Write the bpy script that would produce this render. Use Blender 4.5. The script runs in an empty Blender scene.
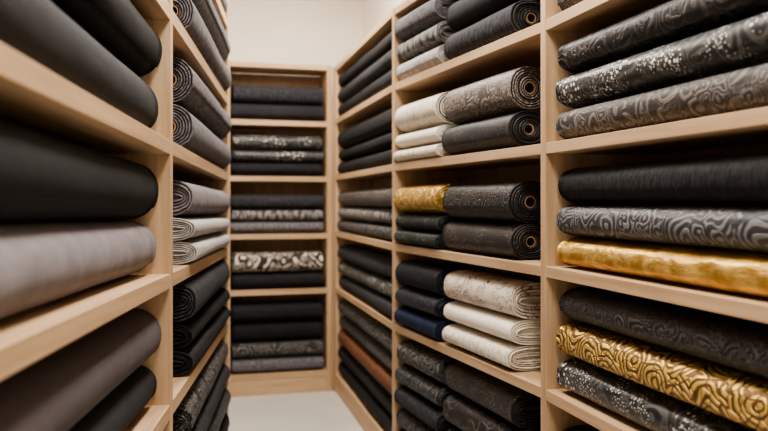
import bpy, bmesh, math, random
from mathutils import Vector, Matrix, noise
random.seed(7)
CAMZ=1.29
def lin(c):
    return tuple(((v/255)/12.92 if v/255<=.04045 else (((v/255)+.055)/1.055)**2.4) for v in c)+(1,)
# ------------------------------------------------------------ materials
class NT:
    def __init__(s,name):
        s.m=bpy.data.materials.new(name); s.m.use_nodes=True
        s.t=s.m.node_tree; s.b=s.t.nodes['Principled BSDF']
    def n(s,t,**k):
        x=s.t.nodes.new(t)
        for a,v in k.items(): setattr(x,a,v)
        return x
    def l(s,a,b): s.t.links.new(a,b)
    def math(s,op,a,b=None,clamp=False):
        x=s.n('ShaderNodeMath',operation=op,use_clamp=clamp)
        for i,v in enumerate((a,b)):
            if v is None: continue
            if isinstance(v,(int,float)): x.inputs[i].default_value=v
            else: s.l(v,x.inputs[i])
        return x.outputs[0]
    def ramp(s,f,lo,hi):
        x=s.n('ShaderNodeMapRange'); x.interpolation_type='SMOOTHSTEP'
        s.l(f,x.inputs[0]); 
        if lo<hi: x.inputs[1].default_value=lo; x.inputs[2].default_value=hi
        else:
            x.inputs[1].default_value=hi; x.inputs[2].default_value=lo; x.inputs[3].default_value=1; x.inputs[4].default_value=0
        return x.outputs[0]
    def mix(s,f,a,b):
        x=s.n('ShaderNodeMix',data_type='RGBA')
        if isinstance(f,(int,float)): x.inputs[0].default_value=f
        else: s.l(f,x.inputs[0])
        for i,v in ((6,a),(7,b)):
            if isinstance(v,tuple): x.inputs[i].default_value=v
            else: s.l(v,x.inputs[i])
        return x.outputs[2]

def coords(N,scale,rot=0.0,stretch=(1,1,1)):
    uv=N.n('ShaderNodeTexCoord').outputs['UV']
    oi=N.n('ShaderNodeObjectInfo').outputs['Random']
    off=N.math('MULTIPLY',oi,37.0)
    cx=N.n('ShaderNodeCombineXYZ'); N.l(off,cx.inputs[0]); N.l(off,cx.inputs[1])
    mp=N.n('ShaderNodeMapping'); N.l(uv,mp.inputs[0])
    mp.inputs['Scale'].default_value=tuple(scale*v for v in stretch); mp.inputs['Rotation'].default_value=(0,0,rot)
    ad=N.n('ShaderNodeVectorMath',operation='ADD'); N.l(mp.outputs[0],ad.inputs[0]); N.l(cx.outputs[0],ad.inputs[1])
    return ad.outputs[0]
def distort(N,v,sc,amt):
    nz=N.n('ShaderNodeTexNoise'); N.l(v,nz.inputs['Vector']); nz.inputs['Scale'].default_value=sc; nz.inputs['Detail'].default_value=1
    su=N.n('ShaderNodeVectorMath',operation='SUBTRACT'); N.l(nz.outputs['Color'],su.inputs[0]); su.inputs[1].default_value=(.5,.5,.5)
    sl=N.n('ShaderNodeVectorMath',operation='SCALE'); N.l(su.outputs[0],sl.inputs[0]); sl.inputs['Scale'].default_value=amt
    ad=N.n('ShaderNodeVectorMath',operation='ADD'); N.l(v,ad.inputs[0]); N.l(sl.outputs[0],ad.inputs[1])
    return ad.outputs[0]
def vor(N,v,sc,feature='F1',out='Distance',rnd=1.0):
    x=N.n('ShaderNodeTexVoronoi',feature=feature); x.voronoi_dimensions='2D'
    N.l(v,x.inputs['Vector']); x.inputs['Scale'].default_value=sc; x.inputs['Randomness'].default_value=rnd
    return x.outputs[out]
def noi(N,v,sc,det=3):
    x=N.n('ShaderNodeTexNoise'); N.l(v,x.inputs['Vector']); x.inputs['Scale'].default_value=sc; x.inputs['Detail'].default_value=det
    return x.outputs['Fac']
def paisley(N,v,sc,rings,vein=True):
    """curled teardrops: ring lines inside warped cells, with smaller curls between"""
    vd=distort(N,v,sc*.9,1.0/sc)
    d=vor(N,vd,sc); s=N.ramp(N.math('SINE',N.math('MULTIPLY',d,rings)),0,.5)
    e=N.ramp(vor(N,vd,sc,'DISTANCE_TO_EDGE'),.02,.08)
    f=N.math('MULTIPLY',s,e)
    if vein:
        d2=vor(N,distort(N,v,sc*2,.5/sc),sc*2.3); s2=N.ramp(N.math('SINE',N.math('MULTIPLY',d2,20)),.1,.6)
        m=N.ramp(noi(N,v,sc*.8,1),.46,.56)
        x=N.n('ShaderNodeMix'); N.l(m,x.inputs[0]); N.l(f,x.inputs[2]); N.l(s2,x.inputs[3]); f=x.outputs[0]
    return f
_mc={}
def dk(c):
    m=max(c); k=.76 if m<90 else (.88 if m<135 else 1)
    return tuple(v*k for v in c)
def fabric(name,kind,c1,c2=None,rough=.8,metal=0.0,scale=1.0,bump=.25,sheen=.06):
    if name in _mc: return _mc[name]
    c2=c2 or tuple(min(255,int(v*1.35+6)) for v in c1)
    if not metal: c1=dk(c1); c2=dk(c2)
    N=NT('fabric_'+name); A=lin(c1); B=lin(c2)
    v=coords(N,scale); msk=None
    if kind=='plain':
        f=N.ramp(noi(N,v,14,4),.3,.75); f=N.math('MULTIPLY',f,.45)
    elif kind=='tweed':
        f=N.ramp(noi(N,coords(N,scale,0,(1,.35,1)),90,2),.35,.65)
    elif kind=='damask': f=paisley(N,v,12,20)
    elif kind=='swirl': f=paisley(N,v,10,24)
    elif kind=='zebra': f=paisley(N,v,9,34)
    elif kind=='floral':
        f=paisley(N,v,11,22); f=N.math('MULTIPLY',f,N.ramp(noi(N,v,9,2),.40,.56))
    elif kind=='blossom': f=paisley(N,v,8,20)
    elif kind=='speckle':
        a=N.ramp(vor(N,v,62),.24,.16); b=N.ramp(vor(N,v,130),.22,.12); m=N.ramp(noi(N,v,10,2),.44,.58)
        f=N.math('ADD',N.math('MULTIPLY',a,m),N.math('MULTIPLY',b,.55),True)
    elif kind=='glitter':
        sw=paisley(N,v,9,24)
        a=N.ramp(vor(N,v,42),.22,.15); m=N.ramp(noi(N,v,7,2),.50,.56)
        b=N.math('MULTIPLY',N.ramp(vor(N,v,85),.24,.14),N.ramp(noi(N,v,11,2),.48,.56))
        msk=N.math('MAXIMUM',N.math('MULTIPLY',a,m),N.math('MULTIPLY',b,.7)); f=N.math('MAXIMUM',N.math('MULTIPLY',sw,.07),msk)
    elif kind=='brocade':
        vd=distort(N,v,18,.05); e=vor(N,vd,24,'DISTANCE_TO_EDGE'); f=N.ramp(e,.13,.03)
        f=N.math('MULTIPLY',f,N.ramp(noi(N,v,12,2),.36,.54))
    elif kind=='rose':
        vd=distort(N,v,13,.06); d=vor(N,vd,8.5); s=N.math('SINE',N.math('MULTIPLY',d,42)); f=N.ramp(s,-.7,.4)
        f=N.math('MULTIPLY',f,N.ramp(vor(N,distort(N,v,9,.1),26,'DISTANCE_TO_EDGE'),.01,.08))
    elif kind=='satin':
        f=N.ramp(noi(N,coords(N,scale,0,(.6,1,1)),22,5),.35,.7)
    col=N.mix(f,A,B)
    N.l(col,N.b.inputs['Base Color'])
    N.b.inputs['Roughness'].default_value=rough; N.b.inputs['Metallic'].default_value=metal
    if msk is not None:
        N.l(N.math('MULTIPLY',msk,.5),N.b.inputs['Metallic']); 
    N.b.inputs['Sheen Weight'].default_value=sheen; N.b.inputs['Sheen Roughness'].default_value=.5
    N.b.inputs['Sheen Tint'].default_value=tuple(B)
    N.b.inputs['Specular IOR Level'].default_value=.5 if rough<.7 else .3
    weave=noi(N,v,240,1); wr=noi(N,coords(N,1,0,(.5,1.6,1)),14,3)
    h=N.math('ADD',N.math('MULTIPLY',f,1.0 if kind!='plain' else .1),N.math('MULTIPLY',weave,.25)); h=N.math('ADD',h,N.math('MULTIPLY',wr,1.3))
    bp=N.n('ShaderNodeBump'); bp.inputs['Strength'].default_value=bump; bp.inputs['Distance'].default_value=.004
    N.l(h,bp.inputs['Height']); N.l(bp.outputs[0],N.b.inputs['Normal'])
    _mc[name]=N.m; N.m.diffuse_color=A
    return N.m
def wood(name,c1,c2,rough=.5):
    N=NT(name)
    v=distort(N,coords(N,1.0,0,(.8,14,1)),2.0,.5)
    g=N.ramp(noi(N,v,2.2,6),.3,.75); fine=noi(N,coords(N,1,0,(6,160,1)),3,3)
    f=N.math('ADD',N.math('MULTIPLY',g,.7),N.math('MULTIPLY',fine,.3))
    N.l(N.mix(f,lin(c1),lin(c2)),N.b.inputs['Base Color']); N.b.inputs['Roughness'].default_value=rough
    bp=N.n('ShaderNodeBump'); bp.inputs['Strength'].default_value=.08; bp.inputs['Distance'].default_value=.001
    N.l(f,bp.inputs['Height']); N.l(bp.outputs[0],N.b.inputs['Normal'])
    return N.m
def plaster(name,c,rough=.9,var=.04,sc=3):
    N=NT(name); tc=N.n('ShaderNodeTexCoord').outputs['Object']
    f=noi(N,tc,sc,4); c2=tuple(v*(1-var*2) for v in c)
    N.l(N.mix(f,lin(c),lin(c2)),N.b.inputs['Base Color']); N.b.inputs['Roughness'].default_value=rough
    bp=N.n('ShaderNodeBump'); bp.inputs['Strength'].default_value=.05; N.l(noi(N,tc,120,2),bp.inputs['Height']); N.l(bp.outputs[0],N.b.inputs['Normal'])
    return N.m
def solid(name,c,rough=.6,metal=0,em=0):
    N=NT(name); tc=N.n('ShaderNodeTexCoord').outputs['Object']
    N.l(N.mix(noi(N,tc,40,2),lin(c),lin(tuple(v*.93 for v in c))),N.b.inputs['Base Color'])
    N.b.inputs['Roughness'].default_value=rough; N.b.inputs['Metallic'].default_value=metal
    if em: N.b.inputs['Emission Color'].default_value=lin(c); N.b.inputs['Emission Strength'].default_value=em
    return N.m
WOOD=wood('oak_veneer',(202,172,139),(164,133,101))
WOODB=wood('oak_back_panel',(182,154,122),(156,129,100),.6)
CARD=solid('cardboard_core',(150,120,86),.85)
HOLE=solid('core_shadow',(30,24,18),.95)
# ------------------------------------------------------------ mesh helpers
def link(o): bpy.context.scene.collection.objects.link(o); return o
class MB:
    def __init__(s): s.bm=bmesh.new(); s.uv=s.bm.loops.layers.uv.new('UVMap'); s.k=0
    def hexa(s,c,mi=0):
        vs=[s.bm.verts.new(p) for p in c]; s.k+=1; off=s.k*.37
        for q in ((3,2,1,0),(4,5,6,7),(0,1,5,4),(1,2,6,5),(2,3,7,6),(3,0,4,7)):
            f=s.bm.faces.new([vs[i] for i in q]); f.material_index=mi
            P=[vs[i].co for i in q]; e1=P[1]-P[0]; e2=P[3]-P[0]
            L1,L2=e1.length,e2.length
            for lp,(a,b) in zip(f.loops,((0,0),(1,0),(1,1),(0,1))):
                u,v=a*L1,b*L2
                if L2>L1: u,v=v,u
                lp[s.uv].uv=(u+off,v+off*1.7)
    def obj(s,name,mats,bevel=0):
        bmesh.ops.recalc_face_normals(s.bm,faces=s.bm.faces)
        me=bpy.data.meshes.new(name); s.bm.to_mesh(me); s.bm.free()
        for m in mats: me.materials.append(m)
        o=link(bpy.data.objects.new(name,me))
        if bevel:
            b=o.modifiers.new('bevel','BEVEL'); b.width=bevel; b.segments=2; b.limit_method='ANGLE'
        return o
def V2(a): return Vector((a[0],a[1]))
def prism(mb,a,b,c,d,z0,z1,mi=0):
    z0=z0 if isinstance(z0,(list,tuple)) else [z0]*4; z1=z1 if isinstance(z1,(list,tuple)) else [z1]*4
    P=[a,b,c,d]
    mb.hexa([Vector((p.x,p.y,z)) for p,z in zip(P,z0)]+[Vector((p.x,p.y,z)) for p,z in zip(P,z1)],mi)

def shelving(posts,side,D,levels,top,tP=.03,tS=.034):
    mb=MB(); n=len(posts); P=[V2(p) for p in posts]; U=[];Nn=[]
    for i in range(n-1):
        u=(P[i+1]-P[i]).normalized(); U.append(u); Nn.append(Vector((u.y,-u.x))*side)
    bays=[]
    for i in range(n):
        if i==0: nn=Nn[0]; u=U[0]
        elif i==n-1: nn=Nn[-1]; u=U[-1]
        else: nn=(Nn[i-1]+Nn[i]).normalized(); u=(U[i-1]+U[i]).normalized()
        Dp=D[i]; h=tP/2
        prism(mb,P[i]-u*h,P[i]+u*h,P[i]+u*h+nn*Dp,P[i]-u*h+nn*Dp,0.0,top+tS/2)
    for i in range(n-1):
        u=U[i]; nn=Nn[i]; h=tP/2-.001; L=(P[i+1]-P[i]).length
        a=P[i]+u*h+nn*.002; b=P[i+1]-u*h+nn*.002; dd=min(D[i],D[i+1])-.012
        c=b+nn*dd; d=a+nn*dd
        LV=list(zip(levels[i],levels[i+1]))
        for (za,zb) in LV+[(top-.001,top-.001)]:
            prism(mb,a,b,c,d,[za-tS/2,zb-tS/2,zb-tS/2,za-tS/2],[za+tS/2,zb+tS/2,zb+tS/2,za+tS/2])
        prism(mb,d,c,c+nn*.01,d+nn*.01,.05,top-.02,1)
        zl=min(levels[i][-1],levels[i+1][-1])-tS/2
        if zl>.03: prism(mb,a+nn*.004,b+nn*.004,b+nn*.026,a+nn*.026,0,zl+.004)
        bays.append(dict(o=P[i],u=u,n=nn,L=L,z0=[q+tS/2 for q in levels[i]],z1=[q+tS/2 for q in levels[i+1]]))
    o=mb.obj('wooden_shelving_unit',[WOOD,WOODB],.0015)
    return bays

# ------------------------------------------------------------ fabric bolts
def sp(t,e): return math.copysign(abs(t)**e,t)
def bolt(name,bay,row,a,b,zoff,w,h,mat,setback=.03,core='fold',ex=2.6,seed=None,yaw=0):
    seed=seed if seed is not None else random.random()*100
    L=b-a; N=44; M=26
    bm=bmesh.new(); uvl=bm.loops.layers.uv.new('UVMap')
    th0=math.radians(random.choice((196,205,215,222,330)))
    e=2/ex
    def prof(th,g=1.0):
        t=(th-th0)%(2*math.pi)/(2*math.pi)
        gr=1-.045*(1-t)
        return (w/2*sp(math.cos(th),e)*gr*g, h/2*sp(math.sin(th),e)*(1-(1-gr)*.8)*g)
    ths=[th0+1e-4+2*math.pi*i/(N-1)*(1-2e-5) for i in range(N)]
    arc=[0]; pp=[prof(t) for t in ths]
    for i in range(1,N): arc.append(arc[-1]+math.dist(pp[i],pp[i-1]))
    arc.append(arc[-1]+.01)
    rings=[];meta=[]
    if core=='tube': cs=(min(w,h)*.15,min(w,h)*.15)
    else: cs=(w*.30,h*.05)
    def ring(x,scale,mi):
        r=[]
        for i,t in enumerate(ths):
            y,z=prof(t)
            k=1+.03*noise.noise(Vector((x*3.2+seed,math.cos(t)*1.3,math.sin(t)*1.3+seed)))+.012*noise.noise(Vector((x*11+seed,math.cos(t)*2.5,math.sin(t)*2.5+seed)))
            dy=.005*noise.noise(Vector((x*2.0,seed,3.1)))
            y=y*k; z=z*(1+(k-1)*.5)
            y=y*scale+cs[0]*math.cos(t)*(1-scale); z=z*scale+cs[1]*math.sin(t)*(1-scale)
            r.append(bm.verts.new((x,y+dy,z)))
        rings.append(r); meta.append(mi)
    nl=6 if core=='tube' else 5
    rnd=random.Random(int(seed*1000))
    def cap(sign,x0):
        out=[]
        for k in range(nl):
            s1=1-k/nl; s0=1-(k+.62)/nl; s9=1-(k+1)/nl
            dx=rnd.uniform(-.003,.006) if k else 0
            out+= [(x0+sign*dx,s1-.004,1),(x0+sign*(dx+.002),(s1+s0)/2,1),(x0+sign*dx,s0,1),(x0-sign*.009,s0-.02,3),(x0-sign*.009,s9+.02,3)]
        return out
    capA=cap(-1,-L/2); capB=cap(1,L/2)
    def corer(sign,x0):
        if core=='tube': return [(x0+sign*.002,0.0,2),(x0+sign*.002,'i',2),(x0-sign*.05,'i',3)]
        return [(x0-sign*.012,0.0,1)]
    seq=[]
    for q in reversed(corer(-1,-L/2)): seq.append(q)
    for q in reversed(capA): seq.append(q)
    for j in range(M+1):
        t=j/M; x=-L/2+L*t; d=min(t,1-t)*L
        seq.append((x,1-.035*math.exp(-d/.006) if d<.05 else 1,0))
    seq+=capB; seq+=corer(1,L/2)
    for x,s,mi in seq:
        if s=='i':
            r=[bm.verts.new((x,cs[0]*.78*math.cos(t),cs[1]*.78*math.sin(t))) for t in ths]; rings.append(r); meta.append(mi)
        else: ring(x,s,mi)
    for j in range(len(rings)-1):
        if 0 in (meta[j],meta[j+1]): mi=0
        elif 3 in (meta[j],meta[j+1]): mi=3
        else: mi=max(meta[j],meta[j+1])
        for i in range(N):
            i2=(i+1)%N
            f=bm.faces.new((rings[j][i],rings[j][i2],rings[j+1][i2],rings[j+1][i]))
            f.material_index=mi; f.smooth=(mi==0 and i!=N-1)
            xs=(rings[j][i].co.x,rings[j][i2].co.x,rings[j+1][i2].co.x,rings[j+1][i].co.x)
            ex_=0 if mi==0 else j*.003
            for lp,xx,aa in zip(f.loops,xs,(arc[i],arc[i+1],arc[i+1],arc[i])): lp[uvl].uv=(xx+ex_,aa)
    for r in (rings[0],rings[-1]):
        f=bm.faces.new(r); f.material_index=3 if core=='tube' else 1
    bmesh.ops.recalc_face_normals(bm,faces=bm.faces)
    me=bpy.data.meshes.new(name); bm.to_mesh(me); bm.free()
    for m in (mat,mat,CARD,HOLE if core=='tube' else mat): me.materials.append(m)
    o=link(bpy.data.objects.new(name,me))
    tl=(bay['z1'][row]-bay['z0'][row])/bay['L']
    mid=(a+b)/2
    z=bay['z0'][row]+tl*mid+zoff+h/2+.0005
    p=bay['o']+bay['u']*mid+bay['n']*(setback+w/2)
    ux=Vector((bay['u'].x,bay['u'].y,tl)).normalized(); yy=Vector((bay['n'].x,bay['n'].y,0)); yy=(yy-ux*yy.dot(ux)).normalized()
    zz=ux.cross(yy)
    if zz.z<0:
        ux=-ux; zz=ux.cross(yy)
    R=Matrix((ux,yy,zz)).transposed().to_4x4()
    if yaw: R=R@Matrix.Rotation(math.radians(yaw),4,'Z')
    o.matrix_world=Matrix.Translation((p.x,p.y,z))@R
    return o
def stack(bay,row,a,b,items,setback=.03,w=.2,core='fold',ex=2.6,jit=.012):
    z=0
    for it in items:
        h,mat,name=it[:3]; kw=dict(it[3]) if len(it)>3 else {}
        ww=kw.pop('w',w); sb=kw.pop('sb',setback)+random.uniform(0,jit); c=kw.pop('core',core); x=kw.pop('ex',ex)
        bolt(name,bay,row,a+random.uniform(0,.02),b-random.uniform(0,.02),z,ww*random.uniform(.96,1.03),h,mat,sb,c,x,yaw=random.uniform(-.5,.5))
        z+=h*1.0
# fabrics -----------------------------------------------------
F=fabric
BLK=F('black_wool','plain',(28,28,30),(42,42,45),.85)
BLK2=F('black_twill','tweed',(24,24,27),(48,48,52),.8)
CHAR=F('charcoal_wool','tweed',(44,44,49),(76,76,82),.85)
CHARP=F('charcoal_plain','plain',(48,48,52),(66,66,70),.85)
GRY=F('grey_wool','tweed',(92,88,94),(130,126,130),.9)
GRYL=F('grey_linen','plain',(126,119,123),(144,137,140),.9)
GRYS=F('grey_pinstripe','tweed',(72,70,72),(144,140,138),.8,scale=.5)
WARM=F('taupe_damask','damask',(72,66,64),(124,115,110),.6,bump=.5)
TAU=F('taupe_swirl','swirl',(100,91,86),(148,138,131),.55,bump=.5,scale=1.2)
GDAM=F('grey_damask','damask',(42,42,46),(100,99,101),.6,bump=.5)
GDAM2=F('graphite_arabesque','zebra',(62,61,65),(128,127,130),.5,bump=.6)
DSW=F('black_swirl','swirl',(26,25,26),(84,79,78),.5,bump=.6)
BDOT=F('black_sequin','glitter',(26,25,28),(250,247,242),.42,bump=.4)
BRDOT=F('brown_speckle','speckle',(42,36,35),(124,110,102),.55,bump=.5)
BROC=F('black_brocade','swirl',(28,26,27),(84,76,74),.45,bump=.8,scale=1.4)
BRB=F('dark_brown_brocade','brocade',(40,33,31),(92,78,72),.6,bump=.7)
GOLD=F('gold_satin','satin',(176,134,62),(232,194,116),.42,.6,bump=.9)
GROSE=F('gold_rose','rose',(104,76,40),(222,184,108),.42,.6,bump=1.0)
GOLD2=F('gold_lame','brocade',(176,138,70),(228,200,132),.42,.6,bump=.6)
WHT=F('cream_linen','plain',(228,219,204),(240,232,219),.85,bump=.4)
WHT2=F('ivory_cloth','tweed',(202,191,174),(230,221,207),.85,bump=.4)
FLOR=F('floral_jacquard','floral',(216,205,192),(140,120,112),.7,bump=.4,scale=1.1)
FLORD=F('blossom_print','blossom',(70,64,62),(216,204,190),.7,scale=1.1,bump=.3)
LGR=F('light_grey','tweed',(150,145,145),(184,180,178),.9)
NAVY=F('navy_wool','plain',(26,40,70),(38,54,90),.8)
NAVB=F('navy_brocade','brocade',(22,26,36),(58,66,86),.6)
NBLK=F('midnight','tweed',(20,22,28),(46,48,58),.8)
GRN=F('bottle_check','speckle',(36,42,39),(110,118,110),.7,scale=.8)
PIN=F('black_lurex','speckle',(30,30,32),(200,196,188),.45,scale=.5)
BRN=F('brown_wool','tweed',(104,66,46),(134,92,66),.8)
MIX=F('grey_melange','damask',(54,52,53),(126,122,119),.7,scale=1.0)
# ------------------------------------------------------------ shelving
RL=[CAMZ+v for v in (.545,.165,-.215,-.595,-1.18)]
P4=(.814,1.15);P3=(.493,2.435);P2=(.043,3.73);P1=(-.333,5.33)
C,B,A=shelving([P4,P3,P2,P1],1,[.36,.36,.34,.27],[RL]*4,CAMZ+.905,tP=.032)
def LV(*v): return [CAMZ+x for x in v]
Q0=(-.616,2.28);Q1=(-.79,3.98);QN=(-.445,.6)
L0,L1=shelving([QN,Q0,Q1],-1,[.42,.42,.42],
   [LV(.96,.575,.19,-.20,-.585,-1.18),LV(.93,.545,.158,-.228,-.605,-1.18),LV(.90,.515,.13,-.25,-.625,-1.18)],CAMZ+1.32,tP=.036,tS=.042)
bl=(-1.03,5.17); br=(-.372,5.353)
BK,=shelving([bl,br],-1,[.28,.28],[[CAMZ+v for v in (.53,.155,-.232,-.605,-1.165)]]*2,CAMZ+.915,tP=.032)
mb=MB(); prism(mb,V2((-.353,5.36)),V2((-.341,5.350)),V2((-.30,5.62)),V2((-.31,5.62)),0,CAMZ+.92)
mb.obj('trim_corner_post',[WOOD],.001)
# ------------------------------------------------------------ contents
cc=(.04,1.275)
stack(C,0,*cc,[(.10,GDAM,'patterned_fabric_bolt'),(.10,BLK2,'black_fabric_bolt'),(.1,DSW,'patterned_fabric_bolt')],.015)
stack(C,1,*cc,[(.102,WARM,'patterned_fabric_bolt'),(.104,BDOT,'sequined_fabric_bolt'),(.105,DSW,'patterned_fabric_bolt')],.012)
stack(C,2,*cc,[(.092,GOLD,'gold_satin_fabric_bolt'),(.10,GDAM2,'patterned_fabric_bolt'),(.112,BLK2,'black_fabric_bolt')],.012)
stack(C,3,*cc,[(.105,BDOT,'sequined_fabric_bolt'),(.11,GROSE,'gold_rose_fabric_bolt'),(.105,BROC,'brocade_fabric_bolt')],.012)
stack(C,4,*cc,[(.12,BLK,'black_fabric_bolt'),(.12,GDAM,'patterned_fabric_bolt'),(.12,BLK2,'black_fabric_bolt'),(.12,BROC,'brocade_fabric_bolt')],.015)
c2=(.215,.79)
stack(B,0,*c2,[(.125,CHAR,'charcoal_fabric_roll'),(.125,CHARP,'charcoal_fabric_roll')],0,.16,'tube',2.3)
stack(B,1,*c2,[(.13,F('charcoal_speckle','speckle',(42,40,43),(90,86,86),.6,bump=.5),'speckled_fabric_roll'),(.15,TAU,'patterned_fabric_roll')],-.008,.16,'tube',2.2)
stack(B,2,*c2,[(.125,BRDOT,'speckled_fabric_roll'),(.145,BROC,'brocade_fabric_roll')],-.008,.16,'tube',2.3)
stack(B,3,*c2,[(.088,WHT2,'cream_fabric_bolt'),(.09,WHT,'cream_fabric_bolt'),(.125,FLOR,'floral_fabric_bolt')],-.005,.19)
stack(B,4,*c2,[(.13,BLK,'black_fabric_bolt'),(.13,BRB,'brocade_fabric_bolt'),(.13,BRB,'brocade_fabric_bolt'),(.13,BRDOT,'speckled_fabric_bolt')],-.005,.2)
c1=(.825,1.34)
stack(B,0,*c1,[(.095,LGR,'grey_fabric_bolt'),(.095,GRYS,'grey_fabric_bolt'),(.115,GRY,'grey_fabric_bolt')],-.012,.17)
stack(B,1,*c1,[(.065,WHT2,'cream_fabric_bolt'),(.075,WHT,'cream_fabric_bolt'),(.14,WHT2,'cream_fabric_roll',dict(core='tube',ex=2.1,w=.17))],-.014,.18)
stack(B,2,*c1,[(.07,GRN,'speckled_fabric_bolt'),(.075,GRN,'speckled_fabric_bolt'),(.13,GOLD2,'gold_brocade_fabric_roll',dict(ex=2.2))],-.014,.18)
stack(B,3,*c1,[(.09,NAVY,'navy_fabric_bolt'),(.095,NAVB,'navy_fabric_bolt'),(.12,NBLK,'navy_fabric_bolt')],-.014,.18)
stack(B,4,*c1,[(.10,CHAR,'charcoal_fabric_bolt'),(.10,GDAM,'patterned_fabric_bolt'),(.10,CHAR,'charcoal_fabric_bolt'),(.10,GDAM,'patterned_fabric_bolt'),(.115,MIX,'patterned_fabric_bolt')],-.012,.2)
ca=(.03,1.60)
stack(A,0,*ca,[(.10,BLK2,'black_fabric_bolt'),(.10,CHAR,'charcoal_fabric_bolt'),(.10,BLK2,'black_fabric_bolt')],.005,.18)
stack(A,1,*ca,[(.085,BLK2,'black_fabric_bolt'),(.085,BLK,'black_fabric_bolt'),(.13,BLK2,'black_fabric_bolt')],.005,.18)
stack(A,2,*ca,[(.08,MIX,'patterned_fabric_bolt'),(.085,GRYS,'grey_fabric_bolt'),(.11,WARM,'patterned_fabric_bolt')],.005,.18)
stack(A,3,*ca,[(.09,CHAR,'charcoal_fabric_bolt'),(.09,PIN,'speckled_fabric_bolt'),(.11,CHAR,'charcoal_fabric_bolt')],.005,.18)
stack(A,4,*ca,[(.10,BLK,'black_fabric_bolt'),(.10,BLK2,'black_fabric_bolt'),(.11,BRN,'brown_fabric_bolt'),(.095,GDAM,'patterned_fabric_bolt'),(.11,MIX,'patterned_fabric_bolt')],.005,.18)
cb=(.02,.655)
stack(BK,0,*cb,[(.115,CHARP,'charcoal_fabric_bolt'),(.125,CHAR,'charcoal_fabric_bolt')],.01,.2,jit=.004)
stack(BK,1,*cb,[(.095,BLK2,'black_fabric_bolt'),(.085,PIN,'speckled_fabric_bolt'),(.10,PIN,'speckled_fabric_bolt')],.01,.2,jit=.004)
stack(BK,2,*cb,[(.085,GRY,'grey_fabric_bolt'),(.08,GRYS,'grey_fabric_bolt'),(.10,CHAR,'charcoal_fabric_bolt')],.01,.2,jit=.004)
stack(BK,3,*cb,[(.11,BLK2,'black_fabric_bolt'),(.14,FLORD,'floral_fabric_bolt')],.01,.2,jit=.004)
stack(BK,4,*cb,[(.10,GRY,'grey_fabric_bolt'),(.11,MIX,'patterned_fabric_bolt'),(.13,BLK,'black_fabric_bolt'),(.13,BLK2,'black_fabric_bolt')],.01,.2,jit=.004)
# L1
cl=(.34,1.67)
stack(L1,0,*cl,[(.14,GRY,'grey_fabric_roll'),(.13,CHAR,'charcoal_fabric_roll')],-.015,.15,'tube',2.1)
stack(L1,1,*cl,[(.15,GRY,'grey_fabric_roll'),(.15,GRY,'grey_fabric_roll')],-.025,.15,'tube',2.1)
stack(L1,2,*cl,[(.155,GRY,'grey_fabric_roll'),(.16,F('ash_melange','damask',(92,88,92),(134,130,132),.8),'patterned_fabric_roll')],-.03,.16,'tube',2.1)
stack(L1,3,*cl,[(.08,LGR,'light_grey_fabric_bolt'),(.08,LGR,'light_grey_fabric_bolt'),(.13,GRYL,'grey_fabric_bolt')],-.02,.2)
stack(L1,4,*cl,[(.09,BLK2,'black_fabric_bolt'),(.09,BLK,'black_fabric_bolt'),(.14,CHAR,'charcoal_fabric_bolt')],-.02,.2)
stack(L1,5,*cl,[(.12,BLK,'black_fabric_bolt'),(.12,GDAM,'patterned_fabric_bolt'),(.12,CHAR,'charcoal_fabric_bolt'),(.12,MIX,'patterned_fabric_bolt')],-.02,.2)
# L0
c0=(.05,1.65)
stack(L0,0,*c0,[(.15,CHAR,'charcoal_fabric_roll')],.035,.16,'tube',2.1)
stack(L0,1,*c0,[(.16,BLK,'black_fabric_roll'),(.155,CHARP,'charcoal_fabric_roll')],.025,.17,'tube',2.1)
stack(L0,2,*c0,[(.17,CHARP,'charcoal_fabric_roll'),(.16,BLK,'charcoal_fabric_roll')],.02,.18,'tube',2.1)
stack(L0,3,*c0,[(.155,GRYL,'grey_fabric_roll'),(.165,BLK,'black_fabric_roll')],.02,.18,'tube',2.15)
stack(L0,4,*c0,[(.13,CHARP,'charcoal_fabric_roll'),(.155,F('dark_taupe','plain',(94,87,90),(108,101,104),.9),'taupe_fabric_roll')],.025,.18,'tube',2.15)
stack(L0,5,*c0,[(.15,BLK,'black_fabric_roll'),(.15,CHAR,'charcoal_fabric_roll'),(.15,BLK,'black_fabric_roll')],.03,.18,'tube',2.15)
# ------------------------------------------------------------ room
WALL=plaster('cream_wall_paint',(249,243,232)); CEIL=plaster('white_ceiling_paint',(246,243,237)); FLO=plaster('pale_concrete_floor',(208,204,197),.45,.06,2)
H=2.95
def wall(name,a,b,side,t=.1,mat=WALL):
    a=V2(a);b=V2(b);u=(b-a).normalized(); n=Vector((u.y,-u.x))*side; mb=MB()
    prism(mb,a,b,b+n*t,a+n*t,0,H); return mb.obj(name,[mat])
cr=(-.155,5.775)
wr=(cr[0]+.32*(cr[1]+1.6),-1.6)
wl0=(-.385-.46+.103*1.6,-1.6); cl_=(-.385-.46-.103*5.44,5.44)
wall('wall_right',wr,cr,1); wall('wall_back',cl_,cr,-1); wall('wall_left',wl0,cl_,-1); wall('wall_front',wl0,wr,1)
mb=MB(); prism(mb,V2((-1.6,-1.75)),V2((2.4,-1.75)),V2((2.4,5.95)),V2((-1.6,5.95)),-.1,0); mb.obj('floor',[FLO])
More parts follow.
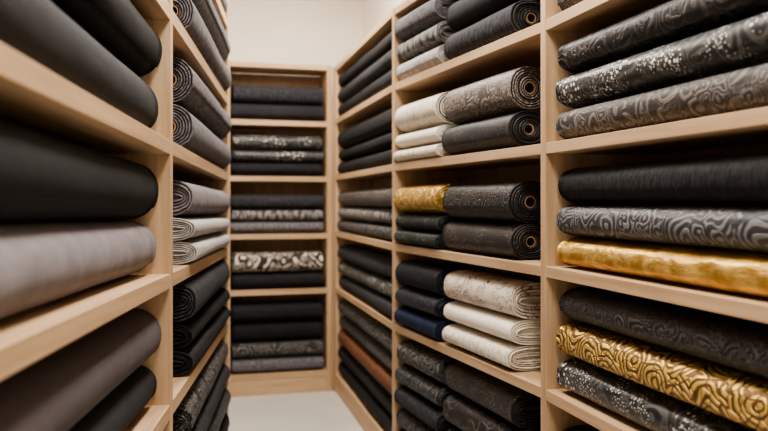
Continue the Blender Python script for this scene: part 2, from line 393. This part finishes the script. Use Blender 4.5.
mb=MB(); prism(mb,V2((-1.6,-1.75)),V2((2.4,-1.75)),V2((2.4,5.95)),V2((-1.6,5.95)),H,H+.1); mb.obj('ceiling',[CEIL])
FR=solid('white_aluminium',(230,230,228),.4,.2); DIF=solid('led_diffuser',(255,244,228),.5,0,3)
def panel(x,y,rot,w,l,power):
    e=link(bpy.data.objects.new('ceiling_light_panel',None)); e.location=(x,y,H); e.rotation_euler=(0,0,rot)
    mb=MB(); q=.02
    for (x0,x1,y0,y1) in ((-w/2-q,w/2+q,-l/2-q,-l/2),(-w/2-q,w/2+q,l/2,l/2+q),(-w/2-q,-w/2,-l/2,l/2),(w/2,w/2+q,-l/2,l/2)):
        prism(mb,V2((x0,y0)),V2((x1,y0)),V2((x1,y1)),V2((x0,y1)),-.035,-.001)
    f=mb.obj('frame',[FR],.001); f.parent=e
    mb=MB(); prism(mb,V2((-w/2,-l/2)),V2((w/2,-l/2)),V2((w/2,l/2)),V2((-w/2,l/2)),-.02,-.002); g=mb.obj('diffuser',[DIF]); g.parent=e
    ld=bpy.data.lights.new('led','AREA'); ld.shape='RECTANGLE'; ld.size=w*.95; ld.size_y=l*.95; ld.energy=power; ld.color=(1,.93,.85)
    lo=link(bpy.data.objects.new('led',ld)); lo.parent=e; lo.location=(0,0,-.04)
panel(.15,.2,.1,.45,1.1,48)
panel(-.02,2.1,.18,.35,1.1,52)
panel(-.42,4.1,.2,.3,.9,56)
w=bpy.data.worlds.new('World'); bpy.context.scene.world=w; w.use_nodes=True
w.node_tree.nodes['Background'].inputs[0].default_value=(1,.95,.88,1); w.node_tree.nodes['Background'].inputs[1].default_value=.3
try:
    bpy.context.scene.view_settings.look='AgX - Medium High Contrast'
except Exception as ex: print(ex)
# ------------------------------------------------------------ camera
cd=bpy.data.cameras.new('camera'); cam=link(bpy.data.objects.new('camera',cd)); cam.location=(0,0,CAMZ); cam.rotation_euler=(math.pi/2,0,0)
cd.sensor_width=36; cd.lens=785/768*36; cd.shift_y=-13.5/768; cd.clip_start=.02
cd.dof.use_dof=True; cd.dof.focus_distance=2.35; cd.dof.aperture_fstop=2.2
bpy.context.scene.camera=cam
